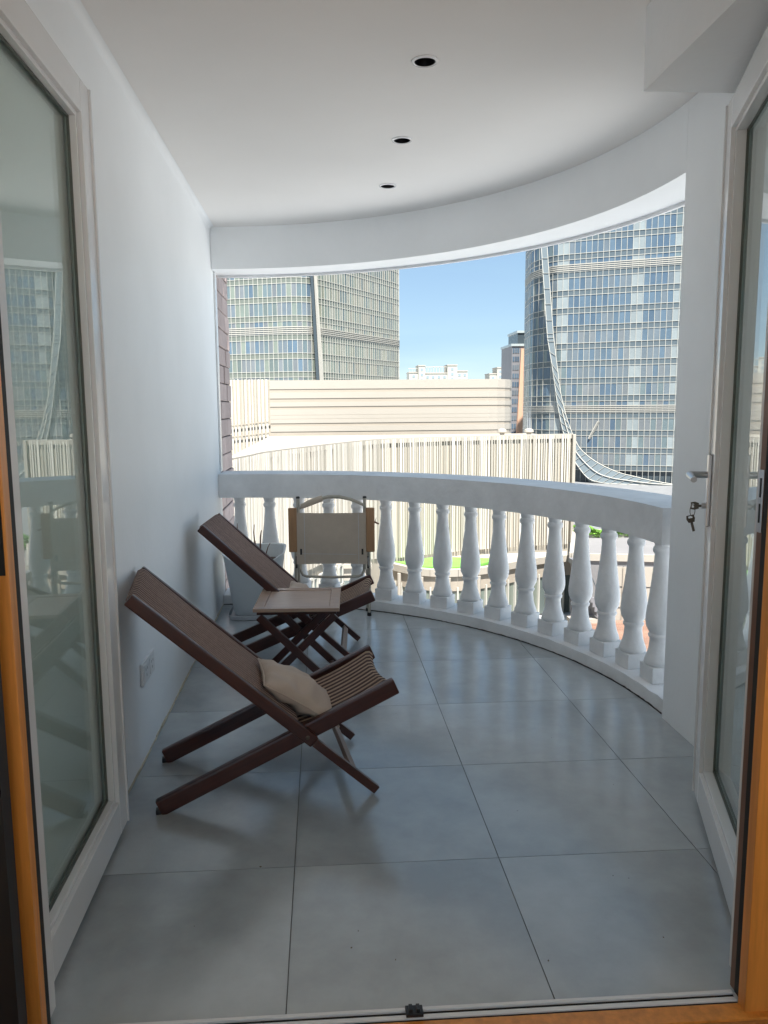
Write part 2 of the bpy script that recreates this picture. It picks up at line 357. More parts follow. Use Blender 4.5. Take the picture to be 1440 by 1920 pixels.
def key(nm, bow_c, dirv, side, ln):
    d = Vector(dirv).normalized(); s_ = Vector(side).normalized(); c = Vector(bow_c); g = G()
    pts = [c + s_ * a + d * b for a, b in ((-.011, -.012), (.011, -.012), (.013, 0), (.009, .012), (-.009, .012), (-.013, 0))]
    inn = [c + s_ * a + d * b for a, b in ((-.006, -.009), (.006, -.009), (.007, -.004), (.005, -.002), (-.005, -.002), (-.007, -.004))]
    nn = d.cross(s_) * .0012
    vs = [p + nn for p in pts] + [p + nn for p in inn] + [p - nn for p in pts] + [p - nn for p in inn]
    fs = []
    for i in range(6):
        j = (i + 1) % 6
        fs += [(i, j, 6 + j, 6 + i), (12 + j, 12 + i, 18 + i, 18 + j), (i, 12 + i, 12 + j, j), (6 + j, 18 + j, 18 + i, 6 + i)]
    g.add(vs, fs); g.bar(c + d * .011, c + d * ln, .008, .0022, up=nn)
    return g.build(nm, 'key_metal', keys)
key('key', (0, .020, 0), (0, -1, 0), (0, 0, 1), .024)
key('key', (.002, .030, -.043), (.05, -.28, -1), (0, 1, -.28), .042)
G().tube([(.001, .026 + .0075 * cos(2 * pi * k / 20), -.016 + .019 * sin(2 * pi * k / 20)) for k in range(20)], .0011, 6, closed=True).build('split_ring', 'key_metal', keys, smooth=True)

fr = thing('door_frame', 'orange wood grain door frame with white threshold track around the opening', 'door frame', (.13, 1.5, 0))
def fbox(nm, m, x0, x1, y0, y1, z0, z1, parent=fr, bev=.0015):
    return G().box(x0 - .13, x1 - .13, y0 - 1.5, y1 - 1.5, z0, z1).build(nm, m, parent, bevel=bev)
HZ = 2.30
jl = fbox('jamb', 'wood_alu', -.648, -.596, 1.470, 1.500, 0, HZ)
fbox('gasket', 'gasket', -.66, -.5965, 1.5005, 1.519, .013, HZ, jl, 0)  # gasket strip, its black also fills in the gap's shadow
fbox('outer_lining', 'white_alu', -.66, -.6087, 1.5195, 1.585, .013, HZ, jl)
jr = fbox('jamb', 'wood_alu', .900, .953, 1.470, 1.500, 0, HZ)
fbox('groove', 'jamb_shade', .9535, .960, 1.476, 1.500, 0, HZ, jr, 0)
fbox('gasket', 'gasket', .902, .975, 1.5005, 1.519, .013, HZ, jr, 0)  # gasket strip, its black also paints the shadow in the gap
fbox('stop', 'jamb_shade', .903, .98, 1.5195, 1.540, .013, HZ, jr)  # jamb in shade, the darkness given by its brown colour
fbox('outer_lining', 'white_alu', .933, .98, 1.5405, 1.60, .013, HZ, jr)
fbox('casing', 'wood_alu', .961, 1.06, 1.462, 1.500, 0, HZ + .06, jr)
hdj = fbox('head', 'wood_alu', -.66, .98, 1.47, 1.60, HZ + .0005, HZ + .05)
th_ = fbox('threshold', 'white_alu', -.66, .98, 1.497, 1.53, -.02, .002, fr, 0)
fbox('track_lip', 'white_alu', -.595, .9005, 1.5215, 1.530, .0022, .010, th_)
fbox('track_groove', 'gasket', -.595, .9005, 1.5125, 1.5213, .0021, .0032, th_, 0)
fbox('track_bed', 'white_alu', -.595, .8995, 1.5015, 1.5123, .0022, .007, th_)
fbox('track_groove', 'gasket', -.595, .8995, 1.4975, 1.5013, .0021, .0028, th_, 0)
fbox('sill', 'wood_alu', -.66, .98, 1.452, 1.4965, -.02, .004, fr, .001)
ca = fbox('bolt_catch', 'black_plastic', .160, .198, 1.499, 1.526, .0105, .018, th_, .001)
for q in (.167, .183): fbox('slot_cheek', 'black_plastic', q, q + .008, 1.505, 1.522, .0182, .025, ca, .001)
pl_ = fbox('strike_plate', 'steel', .9008, .9028, 1.5215, 1.5385, 1.055, 1.185, jr, .0005)
for zz in (1.075, 1.128): fbox('strike_slot', 'gasket', .9003, .9007, 1.527, 1.533, zz, zz + .040, pl_, 0)
fbox('lock_recess', 'gasket', -.622, -.602, 1.4675, 1.4698, 1.01, 1.22, jl, 0)
# the room the doors open from
rf = struct(G().box(-2.6, 2.8, -2.4, 1.4515, -.1, -.001).build('room_floor', 'room_floor'))
struct(G().box(-2.6, 2.8, -2.4, 1.44, 2.62, 2.8).build('room_ceiling', 'room_wall'))
g = G(); g.box(-2.8, -2.6, -2.6, 1.44, -.1, 2.8)
tag(g.build('room_wall', 'room_wall'), 'plain beige side wall of the unlit living room', 'wall')
g = G(); g.box(2.8, 3.0, -2.6, 1.44, -.1, 2.8)
tag(g.build('room_wall', 'room_wall'), 'plain beige end wall of the living room beyond the lever-handled door', 'wall')
g = G(); g.box(-2.6, 2.8, -2.6, -2.4, -.1, .12); g.box(-2.6, 2.8, -2.6, -2.4, 2.5, 2.8); g.box(-2.6, -2.35, -2.6, -2.4, .12, 2.5); g.box(2.55, 2.8, -2.6, -2.4, .12, 2.5)  # unseen opening, widened to throw more light on the door frame
tag(g.build('room_wall', 'room_wall'), 'unseen living room back wall, its opening widened to let in light', 'wall')
g = G(); g.box(-2.8, -.661, 1.44, 1.644, -.2, 3.0); g.box(.981, 3.0, 1.501, 1.644, -.2, 3.0); g.box(-.661, .981, 1.44, 1.644, HZ + .051, 3.0)
fw = tag(g.build('facade_wall', 'plaster'), 'plastered wall around the wood framed door opening', 'wall')
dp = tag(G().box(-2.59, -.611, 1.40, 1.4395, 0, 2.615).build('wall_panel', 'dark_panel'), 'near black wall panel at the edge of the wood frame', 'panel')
# storeys above and the rest of the house, so that the balcony stands in its shade
ub = thing('house_front', 'pale rendered upper storeys of the balcony house', 'building', (0, 0, -16))
G().box(-9, 9, -2.6, 1.6, 19.0, 25).build('upper_wall', 'rough_plaster', ub)
G().box(-9, -.95, 1.65, 4.6, 0, 25).build('side_bay', 'rough_plaster', ub)
G().box(-9, 9, -2.6, 1.4, 0, 15.75).build('lower_wall', 'rough_plaster', ub)

# ------------------------------------------------------------------ rope loungers
def lounger(label):
    t = thing('rope_lounger', label, 'lounge chair', (0, 0, 0), 0, 'pair of rope loungers')
    T_, A_, B0, B1 = (-.066, .735), (.722, .014), (-.006, .019), (.800, .372)
    def P(s_, w_): return (s_[0], w_, s_[1])
    def lerp(a, b, k): return (a[0] + (b[0] - a[0]) * k, a[1] + (b[1] - a[1]) * k)
    for sd in (0, 1):
        wa = .0125 if not sd else .4575; wb = .0415 if not sd else .4285
        X = lerp(T_, A_, .73)
        beam('back_rail', P(T_, wa), P(X, wa), .026, .042, 'chair_wood', t, bevel=.006)
        beam('front_leg', P(lerp(T_, A_, .7305), wa), P(A_, wa), .024, .030, 'chair_wood', t, bevel=.004)
        beam('seat_rail', P(B0, wb), P(B1, wb), .028, .058, 'chair_wood', t, bevel=.007)
        f = G().box(-.022, .016, wb - .012, wb + .012, -.001, .016).build('foot_pad', 'black_plastic', t, bevel=.003)
        f.location = (.006, 0, .0008)
        G().lathe([(.007, -.002), (.007, .002), (.003, .003)], 14).build('pivot_bolt', 'key_metal', t).matrix_local = Matrix.Translation((lerp(T_, A_, .70)[0], -.0005 if not sd else .4705, lerp(T_, A_, .70)[1])) @ Matrix.Rotation(pi / 2 * (1 if not sd else -1), 4, 'X')
    q = lerp(T_, A_, .90)
    beam('stretcher', P(q, .0255), P(q, .4445), .032, .016, 'chair_wood_end', t, up=(.69, 0, .72), bevel=.003)
    ub_ = P(T_, 0); tp = lerp(T_, A_, .012)
    low = lerp(T_, A_, .645); fr_ = lerp(B0, B1, .975); rear = lerp(B0, B1, .60)
    G().tube([P(tp, .026), P(tp, .444)], .0135, 12).build('top_rod', 'chair_wood', t, smooth=True, angle=50)
    G().tube([P(low, .026), P(low, .444)], .0125, 12).build('lower_rod', 'chair_wood', t, smooth=True, angle=50)
    def cur(w_): u = (w_ - .235) / .18; return .022 * max(0, 1 - u * u)
    d1 = Vector((B1[0] - B0[0], 0, B1[1] - B0[1])).normalized()
    G().tube([(fr_[0] - d1.x * cur(w_), w_, fr_[1] - d1.z * cur(w_) - .3 * cur(w_)) for w_ in [.056 + .3575 * k / 12 for k in range(13)]], .0125, 12).build('front_rod', 'chair_wood', t, smooth=True, angle=50)
    G().tube([P(rear, .056), P(rear, .4135)], .0125, 12).build('rear_rod', 'chair_wood', t, smooth=True, angle=50)
    def cord(a, b, r, sag, m, skew, rad):
        a = Vector((a[0], 0, a[1])); b = Vector((b[0], 0, b[1])); d = (b - a).normalized(); n = Vector((-d.z, 0, d.x)); n = n if n.z > 0 else -n
        pts = []
        for k in range(9): u = k / 8; pts.append(a.lerp(b, u) + n * r - n * sag * 4 * u * (1 - u))
        for k in range(1, 4): an = pi * k / 4; pts.append(b + n * r * cos(an) + d * r * sin(an))
        for k in range(9): u = 1 - k / 8; pts.append(a.lerp(b, u) - n * r - n * sag * 3 * u * (1 - u))
        for k in range(1, 4): an = pi * k / 4; pts.append(a - n * r * cos(an) - d * r * sin(an))
        pts = [p + Vector((0, skew * (0 if i < 9 else min(1, (i - 8) / 4) if i < 21 else (24 - i) / 4), 0)) for i, p in enumerate(pts)]
        return G().tube(pts, rad, 5, closed=True).build('cord', m, t, smooth=True)
    c0 = cord(tp, low, .0170, .006, 'cord_back', 0, .0038); c0.location = (0, .040, 0)
    cd = cord(tp, low, .0150, .008, 'cord_gap_shade', 0, .0060); cd.location = (0, .0522, 0)  # painted shade between the back cords, as dark strands
    for k in range(1, 17): copy(c0, t, (0, .040 + k * .0244 + random.uniform(-.0015, .0015), 0))
    for k in range(1, 16): copy(cd, t, (0, .0522 + k * .0244, 0))
    for k in range(23):
        w_ = .066 + k * .01535 + random.uniform(-.0015, .0015); cu = cur(w_); lt_ = k % 2 == 0
        c1 = cord(rear, (fr_[0] - d1.x * cu, fr_[1] - d1.z * cu - .3 * cu), .0160 if lt_ else .0142, .012, 'cord' if lt_ else 'cord_gap_shade', 0, .0046 if lt_ else .0070); c1.location = (0, w_, 0)  # every second strand is dark for the shade between seat cords
    return t
ch1 = lounger('dark wood rope lounger with a beige cushion, close to the glass doors')
ch1.location = (-.546, 2.389, 0); ch1.rotation_euler = (0, 0, .148); ch1.scale = (1, 1, 1)
ch2 = copytree(ch1); ch2.location = (-.553, 3.845, 0); ch2.rotation_euler = (0, 0, -.05)
ch2['label'] = 'dark wood rope lounger behind the small folding table, near the planter'

def pillow(label, loc, rot, hx_, hy_, th_, seed):
    random.seed(seed); n = 22; g = G(); ph = [random.uniform(0, 6) for _ in range(6)]
    for sgn in (1, -1):
        vs = []
        for i in range(n + 1):
            for j in range(n + 1):
                u = -1 + 2 * i / n; v = -1 + 2 * j / n
                e = max(0, (1 - u * u)) ** .52 * max(0, (1 - v * v)) ** .52
                wr = .010 * sin(7 * u + 3 * v + ph[0]) * sin(4 * v - 5 * u + ph[1]) + .006 * sin(13 * u * v + ph[2]) - .012 * max(0, 1 - abs(v - .25 - .5 * u) * 6) - .010 * max(0, 1 - abs(u + .35 + .3 * v) * 7)
                pin = 1 - .07 * (1 - abs(v)) * abs(u) ** 3; pin2 = 1 - .07 * (1 - abs(u)) * abs(v) ** 3
                edge = .005 * max(abs(u), abs(v)) ** 20
                z = sgn * (th_ * e + (wr if e > .05 else 0) * e)
                vs.append((u * hx_ * pin, v * hy_ * pin2, z - .02 * u * u * hx_))
        fs = [(i * (n + 1) + j, (i + 1) * (n + 1) + j, (i + 1) * (n + 1) + j + 1, i * (n + 1) + j + 1) for i in range(n) for j in range(n)]
        if sgn < 0: fs = [f[::-1] for f in fs]
        g.add(vs, fs)
    c = thing('cushion', label, 'cushion', loc); c.rotation_euler = rot
    o = g.build('cover', 'cushion', c, smooth=True)
    bm = bmesh.new(); bm.from_mesh(o.data); bmesh.ops.remove_doubles(bm, verts=bm.verts, dist=.0004); bmesh.ops.recalc_face_normals(bm, faces=bm.faces); bm.to_mesh(o.data); bm.free()
    o.data.polygons.foreach_set('use_smooth', [True] * len(o.data.polygons))
    rim = []
    for a, b in [(-1 + k / 8, -1) for k in range(16)] + [(1, -1 + k / 8) for k in range(16)] + [(1 - k / 8, 1) for k in range(16)] + [(-1, 1 - k / 8) for k in range(16)]:
        pin = 1 - .07 * (1 - abs(b)) * abs(a) ** 3; pin2 = 1 - .07 * (1 - abs(a)) * abs(b) ** 3
        rim.append((a * hx_ * pin, b * hy_ * pin2, -.02 * a * a * hx_))
    G().tube(rim, .0028, 5, closed=True).build('seam', 'cushion', c, smooth=True)
    return c
pillow('plump beige velvet cushion slumped in the seat of a rope lounger', (-.103, 2.655, .322), (0, radians(34), radians(8.5)), .152, .145, .056, 3)
pillow('pale cushion half hidden behind the folding table top', (-.085, 4.07, .300), (0, radians(33), radians(-3)), .14, .15, .052, 5)

g = G()
for (x, y) in [(.07, 1.80), (.05, 1.74), (.80, 1.98), (.84, 1.965), (.155, 1.69), (.62, 2.35), (-.2, 2.1), (.9, 2.9), (.3, 3.2), (-.35, 1.85), (.52, 1.66), (1.0, 2.5), (-.62, 3.3), (-.6, 3.9), (.83, 1.72)]:
    a = random.uniform(0, 6); r = random.uniform(.0018, .0045); g.add([(x + r * cos(a + q) * (1 if k % 2 else .5), y + r * sin(a + q), .0006 + .0012 * (k % 2)) for k, q in enumerate((0, 1.3, 2.9, 4.6))], [(0, 1, 2, 3)])
gr_ = stuff(g.build('floor_grit', 'soil')); tag(gr_, 'scattered dark crumbs of dirt on the grey floor tiles', 'dirt')
# ------------------------------------------------------------------ folding table
tb = thing('folding_table', 'small square folding table with framed top and crossed dark legs', 'table', (-.125, 3.68, 0), radians(-2.4))
H = .41
for q in ((-.2, .2, -.208, -.163), (-.2, .2, .163, .208)): G().box(*q, H - .018, H).build('top_frame', 'table_wood', tb, bevel=.003)
for q in ((-.2, -.152, -.1626, .1626), (.152, .2, -.1626, .1626)): G().box(*q, H - .018, H).build('top_frame', 'table_wood', tb, bevel=.003)
G().box(-.1505, .1505, -.1615, .1615, H - .016, H - .004).build('top_panel', 'table_panel', tb, bevel=.002)
for yy in (-.175, .175): G().box(-.185, .185, yy - .010, yy + .010, H - .036, H - .0185).build('apron', 'chair_wood', tb, bevel=.002)
for yy, o_ in ((-.150, -.011), (.150, .011)):
    beam('leg', (-.178, yy + o_, H - .05), (.178, yy + o_, .008), .020, .036, 'chair_wood', tb, bevel=.003)
    beam('leg', (.178, yy - o_, H - .05), (-.178, yy - o_, .008), .020, .036, 'chair_wood', tb, bevel=.003)
for xx in (-.150, .150): beam('stretcher', (xx, -.128, .038), (xx, .128, .038), .018, .026, 'chair_wood', tb)

# ------------------------------------------------------------------ folded camp chair
cc = thing('camp_chair', 'folded camping chair with cream canvas back and honey wooden armrests', 'camp chair', (.05, 4.86, 0), radians(-5.5))
def oval(nm, path, r, m='tube', par=cc, n=10): return G().tube(path, r, n).build(nm, m, par, smooth=True, angle=60)
for sx in (-1, 1):
    x = sx * .212
    oval('post', [(x, 0, .30), (x, 0, .762)], .0115)
    G().lathe([(.0118, 0), (.0125, .002), (.0125, .010), (.008, .013)], 14, (x, 0, .758)).build('post_cap', 'black_plastic', cc)
    oval('leg', [(sx * .236, .03, .44), (sx * .238, .028, .2), (sx * .236, -.02, .008)], .010)
    oval('leg', [(sx * .222, .055, .44), (sx * .224, .06, .2), (sx * .222, .10, .008)], .010)
    G().lathe([(.013, 0), (.014, .004), (.012, .022)], 12, (sx * .236, -.02, 0)).build('foot_cap', 'black_plastic', cc)
    G().lathe([(.013, 0), (.014, .004), (.012, .022)], 12, (sx * .222, .10, 0)).build('foot_cap', 'black_plastic', cc)
    ar = G().box(sx * .247 - .027, sx * .247 + .027, -.024, -.006, .415, .70).build('armrest', 'beech', cc, bevel=.008, seg=3)
    G().bar((sx * .222, .0, .375), (sx * .234, .03, .31), .016, .034).build('hinge_bracket', 'black_plastic', cc, bevel=.002)
    G().bar((sx * .225, .01, .46), (sx * .225, .01, .69), .008, .010, up=(0, 1, 0)).build('arm_bracket', 'black_plastic', cc)
    G().bar((sx * .196, -.0145, .436), (sx * .196, -.0145, .398), .012, .006, up=(0, 1, 0)).build('strap_buckle', 'black_plastic', cc)
# canvas back, slightly hollow, wrapped round the posts
def canvas(nm, z0, z1, y, hw, sag, m='canvas'):
    g = G(); nx, nzv = 20, 16; vs = []
    for side in (0, 1):
        for i in range(nx + 1):
            for j in range(nzv + 1):
                u = -1 + 2 * i / nx; v = j / nzv
                yy = y + sag * (1 - u * u) + .0025 * sin(9 * v + 2 * u) * (1 - u * u) - (.004 if side else 0) - .013 * max(0, (abs(u) - .9) / .1) ** 2 * (1 if side else -1) * 0
                vs.append((u * hw, yy, z0 + (z1 - z0) * v - .004 * (1 - u * u) * (1 if v > .5 else -1)))
    k = (nx + 1) * (nzv + 1); fs = []
    for i in range(nx):
        for j in range(nzv):
            a = i * (nzv + 1) + j; fs += [(a, a + nzv + 1, a + nzv + 2, a + 1), (k + a + 1, k + a + nzv + 2, k + a + nzv + 1, k + a)]
    for i in range(nx):
        a = i * (nzv + 1); fs += [(a, k + a, k + a + nzv + 1, a + nzv + 1)]; a += nzv; fs += [(a, a + nzv + 1, k + a + nzv + 1, k + a)]
    for j in range(nzv):
        fs += [(j, j + 1, k + j + 1, k + j)]; a = nx * (nzv + 1) + j; fs += [(a, k + a, k + a + 1, a + 1)]
    g.add(vs, fs); return g.build(nm, m, cc, smooth=True, angle=50)
cb = canvas('canvas_back', .335, .668, -.013, .226, .006)
for sx in (-1, 1): G().bar((sx * .172, -.0150, .338), (sx * .172, -.0150, .664), .003, .002, up=(0, 1, 0)).build('seam', 'saucer', cb)
G().bar((-.224, -.0155, .405), (.224, -.0125, .398), .0025, .002, up=(0, 1, 0)).build('seam', 'saucer', cb)
canvas('canvas_seat', .345, .655, .03, .205, -.004)
oval('under_rail', [(-.205, .004, .335), (-.203, .004, .29), (-.19, .004, .262), (-.165, .004, .252), (0, .004, .247), (.165, .004, .252), (.19, .004, .262), (.203, .004, .29), (.205, .004, .335)], .0085)
oval('top_rail', [(-.212, 0, .69), (-.15, 0, .725), (-.08, 0, .752), (-.02, 0, .768), (.05, 0, .768), (.12, 0, .752), (.17, 0, .732), (.212, 0, .71)], [.009, .010, .011, .012, .012, .011, .010, .009])
G().tube([(-.19, -.002, .706), (-.14, -.002, .728), (-.09, -.002, .748), (-.055, -.002, .758)], [.016, .020, .021, .020], 10).build('fabric_sleeve', 'canvas', cc, smooth=True, angle=60)
oval('strap', [(.236, .02, .50), (.262, .02, .56), (.285, .02, .63)], .0022, 'twig', n=6)
G().bar((.258, .016, .612), (.300, .016, .590), .010, .010).build('toggle', 'twig', cc, bevel=.002)

# ------------------------------------------------------------------ planter with a dry plant
pt = thing('planter', 'tall tapered white planter with scooped rim on a grey saucer', 'planter', (-.445, 4.93, 0))
def sq(h, z, n=8, scoop=0):
    out = []
    for side in range(4):
        for k in range(n):
            u = -1 + 2 * k / n
            x, y = ((u, -1), (1, u), (-u, 1), (-1, -u))[side]
            rr = 1 / max(1, (abs(x) ** 6 + abs(y) ** 6) ** (1 / 6))
            zz = z - scoop * (max(0, 1 - (x * .9) ** 2) if y < 0 else 0) * max(0, -y) ** .8
            out.append((x * h * rr, y * h * rr, zz))
    return out
def loft(rings, cap0=True, cap1=True):
    g = G(); n = len(rings[0]); vs = [p for r in rings for p in r]
    fs = [(i * n + j, i * n + (j + 1) % n, (i + 1) * n + (j + 1) % n, (i + 1) * n + j) for i in range(len(rings) - 1) for j in range(n)]
    if cap0: fs.append(tuple(range(n - 1, -1, -1)))
    if cap1: fs.append(tuple((len(rings) - 1) * n + j for j in range(n)))
    return g.add(vs, fs)
loft([sq(.128, .024), sq(.135, .032), sq(.192, .42, scoop=.055), sq(.198, .428, scoop=.055), sq(.196, .432, scoop=.055), sq(.184, .428, scoop=.055), sq(.165, .33)], True, True).build('pot', 'pot', pt, smooth=True, angle=40)
loft([sq(.150, 0), sq(.165, .004), sq(.172, .03), sq(.168, .032), sq(.160, .012), sq(.13, .0125)]).build('saucer', 'saucer', pt, smooth=True, angle=40)
loft([sq(.166, .3305), sq(.16, .346), sq(.06, .352)]).build('soil', 'soil', pt, smooth=True)
dpn = thing('dry_plant', 'few bare dead stems poking out of the white planter', 'plant', (-.43, 4.92, .345))
for (x0, y0, x1, y1, h, r) in ((-.02, 0, -.014, .0, .245, .005), (.01, -.03, .035, -.05, .215, .006), (.03, .0, .085, -.02, .125, .004), (-.11, .02, -.125, .03, .25, .004), (.02, -.02, -.005, -.06, .15, .0045)):
    G().tube([(x0, y0, 0), (x0 + (x1 - x0) * .4 + .004, y0 + (y1 - y0) * .4, h * .4), (x0 + (x1 - x0) * .8 - .003, y0 + (y1 - y0) * .8, h * .8), (x1, y1, h)], [r, r * .9, r * .75, r * .5], 7).build('stem', 'twig', dpn, smooth=True)

# ------------------------------------------------------------------ outside: ground and materials
GZ = -16.0
M['paving'] = mat('pale_paving', (.52, .53, .535), .8, var=.10, vscale=.4)
M['fin_white'] = mat('white_fin_metal', (.50, .47, .415), .5, rand=.10, var=.03)
M['fin_grey'] = mat('warm_grey_fin_metal', (.36, .335, .285), .5, rand=.16, var=.04)
M['fin_back'] = mat('beige_backing_panel', (.34, .31, .255), .6, var=.07, vscale=.6)
M['cream'] = mat('cream_cladding', (.335, .305, .26), .55, var=.03, vscale=.3)
M['tan'] = mat('tan_recess', (.31, .27, .22), .7, var=.05, vscale=.4)
M['mullion'] = mat('pale_mullion', (.44, .43, .385), .4)
M['band_grey'] = mat('floor_band_grey', (.33, .37, .37), .3, var=.08, vscale=.5)
M['louvre'] = mat('louvre_metal', (.36, .345, .305), .45)
M['slot_dark'] = mat('dark_slot', (.05, .065, .075), .25)
M['ribbon'] = mat('ribbon_panel', (.15, .18, .195), .25, var=.05, vscale=.4)
M['peach'] = mat('peach_cladding', (.50, .30, .20), .7, var=.05, vscale=.5)
M['dark_block'] = mat('dark_block_stone', (.16, .16, .17), .6, var=.1, vscale=.5)
M['turf'] = mat('bright_green_turf', (.13, .36, .05), .9, var=.2, vscale=2, bump=.6, bscale=20)
M['hedge'] = mat('hedge_leaf', (.12, .26, .03), .7, var=.4, vscale=3)
M['deck'] = mat('red_timber_deck', (.21, .12, .085), .6, rand=.2, var=.12, vscale=3)
M['stone'] = mat('terrace_stone', (.34, .31, .265), .7, var=.08, vscale=.5)
M['grey_roof'] = mat('grey_roof_paving', (.17, .165, .165), .8, var=.12, vscale=.4)
M['apt_wall'] = mat('apartment_wall', (.36, .35, .305), .8, var=.03, vscale=.2)
M['apt_win'] = mat('apartment_window', (.20, .25, .27), .3)
def pane(nm, c, r=.08, met=.0, spec=.9): return mat(nm, c, r, metal=met, spec=spec, var=.12, vscale=.35, rand=.10)
PB = [pane('pane_blue', (.085, .125, .165), .12), pane('pane_slate', (.115, .14, .16), .12), pane('pane_deep', (.065, .10, .14), .12), pane('pane_curtain', (.21, .24, .245), .3), pane('pane_teal', (.11, .145, .155), .12), pane('pane_grey', (.14, .155, .165), .15)]
PG = [pane('pane_green', (.15, .178, .155), .15), pane('pane_olive', (.18, .19, .15), .2), pane('pane_dusk', (.105, .13, .125), .15), pane('pane_reflect_pale', (.22, .228, .195), .35), pane('pane_sage', (.165, .19, .16), .15), pane('pane_warm', (.19, .188, .155), .3)]  # on the left tower these tints put reflected sunlit surroundings into the colour
SP = [mat('spandrel_blue', (.085, .108, .122), .2, spec=.6, rand=.04, var=.04), mat('spandrel_green', (.13, .145, .125), .2, spec=.6, rand=.04, var=.04)]
M['plaza'] = mat('plaza_paving', (.20, .185, .165), .8, var=.2, vscale=.8)
struct(G().box(2, 42, 26, 60, GZ + .004, GZ + .03).build('plaza_pavement', 'plaza'))
M['asphalt'] = mat('street_asphalt', (.15, .155, .16), .85, var=.15, vscale=.5)
struct(G().box(26, 140, 75, 205, GZ + .004, GZ + .02).build('street', 'asphalt'))
struct(G().add([(-3000, -400, GZ), (3000, -400, GZ), (3000, 3500, GZ), (-3000, 3500, GZ)], [(0, 1, 2, 3)]).build('ground', 'paving'))

# ------------------------------------------------------------------ glass towers
def resample(pl, step):
    seg = [(Vector(pl[i]), Vector(pl[i + 1])) for i in range(len(pl) - 1)]
    out = []; carry = 0
    for a, b in seg:
        ln = (b - a).length; d = (b - a) / ln; s_ = carry
        while s_ < ln - 1e-6: out.append(a + d * s_); s_ += step
        carry = s_ - ln
    out.append(Vector(pl[-1])); return out
def rounded(pl, r, n=7):
    out = [pl[0]]
    for i in range(1, len(pl) - 1):
        a, b, c = Vector(pl[i - 1]), Vector(pl[i]), Vector(pl[i + 1])
        d1 = (a - b); d2 = (c - b); k = min(r, d1.length * .45, d2.length * .45); p = b + d1.normalized() * k; q = b + d2.normalized() * k
        for j in range(n + 1): u = j / n; out.append(tuple(p * (1 - u) ** 2 + b * 2 * u * (1 - u) + q * u * u))
    out.append(pl[-1]); return out
def tower(name, label, plan, step, fh, sp, zb, nfl, mech, pick, single, back, spm, base_u):
    """plan: outline of the glazed front, left to right as seen from the balcony"""
    c = Vector(plan[len(plan) // 2]); t = thing(name, label, 'tower', (c.x, c.y, GZ))
    P = [p - c for p in resample(plan, step)]; n = len(P) - 1; zt = zb + nfl * fh - GZ; z0 = zb - GZ
    core = [(p.x, p.y) for p in P]
    nr = []
    for i in range(n + 1):
        d = (P[min(i + 1, n)] - P[max(i - 1, 0)]).normalized(); nr.append(Vector((d.y, -d.x)))
    inset = [(p.x - q.x * .35, p.y - q.y * .35) for p, q in zip(P, nr)]
    G().prism(inset + [(b[0] - c.x, b[1] - c.y) for b in back], 0, zt + 1).build('core', 'slot_dark', t)
    # mullions, one by one
    for i in range(n + 1):
        if i < base_u and i % 2: continue
        p = P[i] + nr[i] * .08; d = Vector((-nr[i].y, nr[i].x))
        G().bar((p.x, p.y, 0), (p.x, p.y, zt), (.085), .09, up=(nr[i].x, nr[i].y, 0)).build('mullion', 'mullion', t)
    # floor lines
    def ring(nm, z, h, out, m):
        g = G(); vs = []; k = len(P)
        for p, q in zip(P, nr):
            a = p + q * out; b = p - q * .2
            vs += [(a.x, a.y, z), (b.x, b.y, z), (b.x, b.y, z + h), (a.x, a.y, z + h)]
        fs = []
        for i in range(k - 1):
            for e in range(4): f_ = (e + 1) % 4; fs.append((i * 4 + e, i * 4 + f_, i * 4 + 4 + f_, i * 4 + 4 + e))
        fs += [(3, 2, 1, 0), tuple((k - 1) * 4 + e for e in range(4))]
        return g.add(vs, fs).build(nm, m, t)
    rest = G(); spg = G()
    for fl in range(nfl):
        zf = z0 + fl * fh
        ring('transom', zf - .04, .085, .10, 'mullion'); ring('transom', zf + sp - .04, .085, .10, 'mullion')
        if fl in mech:
            for k in range(4): ring('louvre', zf + sp + .25 + k * .42, .20, .20, 'louvre')
        for i in range(n):
            a, b = P[i], P[i + 1]; d = (b - a); ln = d.length
            if ln < .2: continue
            spg.add([(a.x, a.y, zf), (b.x, b.y, zf), (b.x, b.y, zf + sp), (a.x, a.y, zf + sp)], [(0, 1, 2, 3)])
            mi = pick(i, fl, n)
            if single(i, fl):
                q = (nr[i] + nr[i + 1]).normalized()
                jz = random.uniform(-.012, .012)
                vs = [(a.x, a.y, zf + sp), (b.x + q.x * jz, b.y + q.y * jz, zf + sp), (b.x, b.y, zf + fh), (a.x + q.x * jz, a.y + q.y * jz, zf + fh)]
                bk = [(x - q.x * .06, y - q.y * .06, z) for x, y, z in vs]
                g = G().add(vs + bk, [(0, 1, 2, 3), (7, 6, 5, 4), (0, 4, 5, 1), (1, 5, 6, 2), (2, 6, 7, 3), (3, 7, 4, 0)])
                g.build('pane', mi[0][mi[1]], t)
            else:
                rest.cur = mi[1] + (0 if mi[0] is PB else 6)
                rest.add([(a.x, a.y, zf + sp), (b.x, b.y, zf + sp), (b.x, b.y, zf + fh), (a.x, a.y, zf + fh)], [(0, 1, 2, 3)])
    stuff(rest.build('further_panes', PB + PG, t)); stuff(spg.build('spandrel_panels', spm, t))
    return t, c
RP = rounded([(52.5, 200), (50.9, 188.5), (53.4, 180.05), (81, 166.95), (93, 161.25)], 3.0, 5)
rcnt = [0]
def rpick(i, fl, n):
    j = i - 17
    bay = j % 13
    if bay in (0, 1) or (j == 20 or j == 21): return (PB, 3 if random.random() < .8 else 4)
    if i < 16: return (PB, random.choice((2, 2, 0, 4)))
    if fl < 5: return (PB, random.choice((1, 5, 5, 4, 2)))
    if fl < 8: return (PB, random.choice((1, 1, 5, 0, 0)))
    return (PB, random.choice((0, 0, 0, 2, 2, 1)))
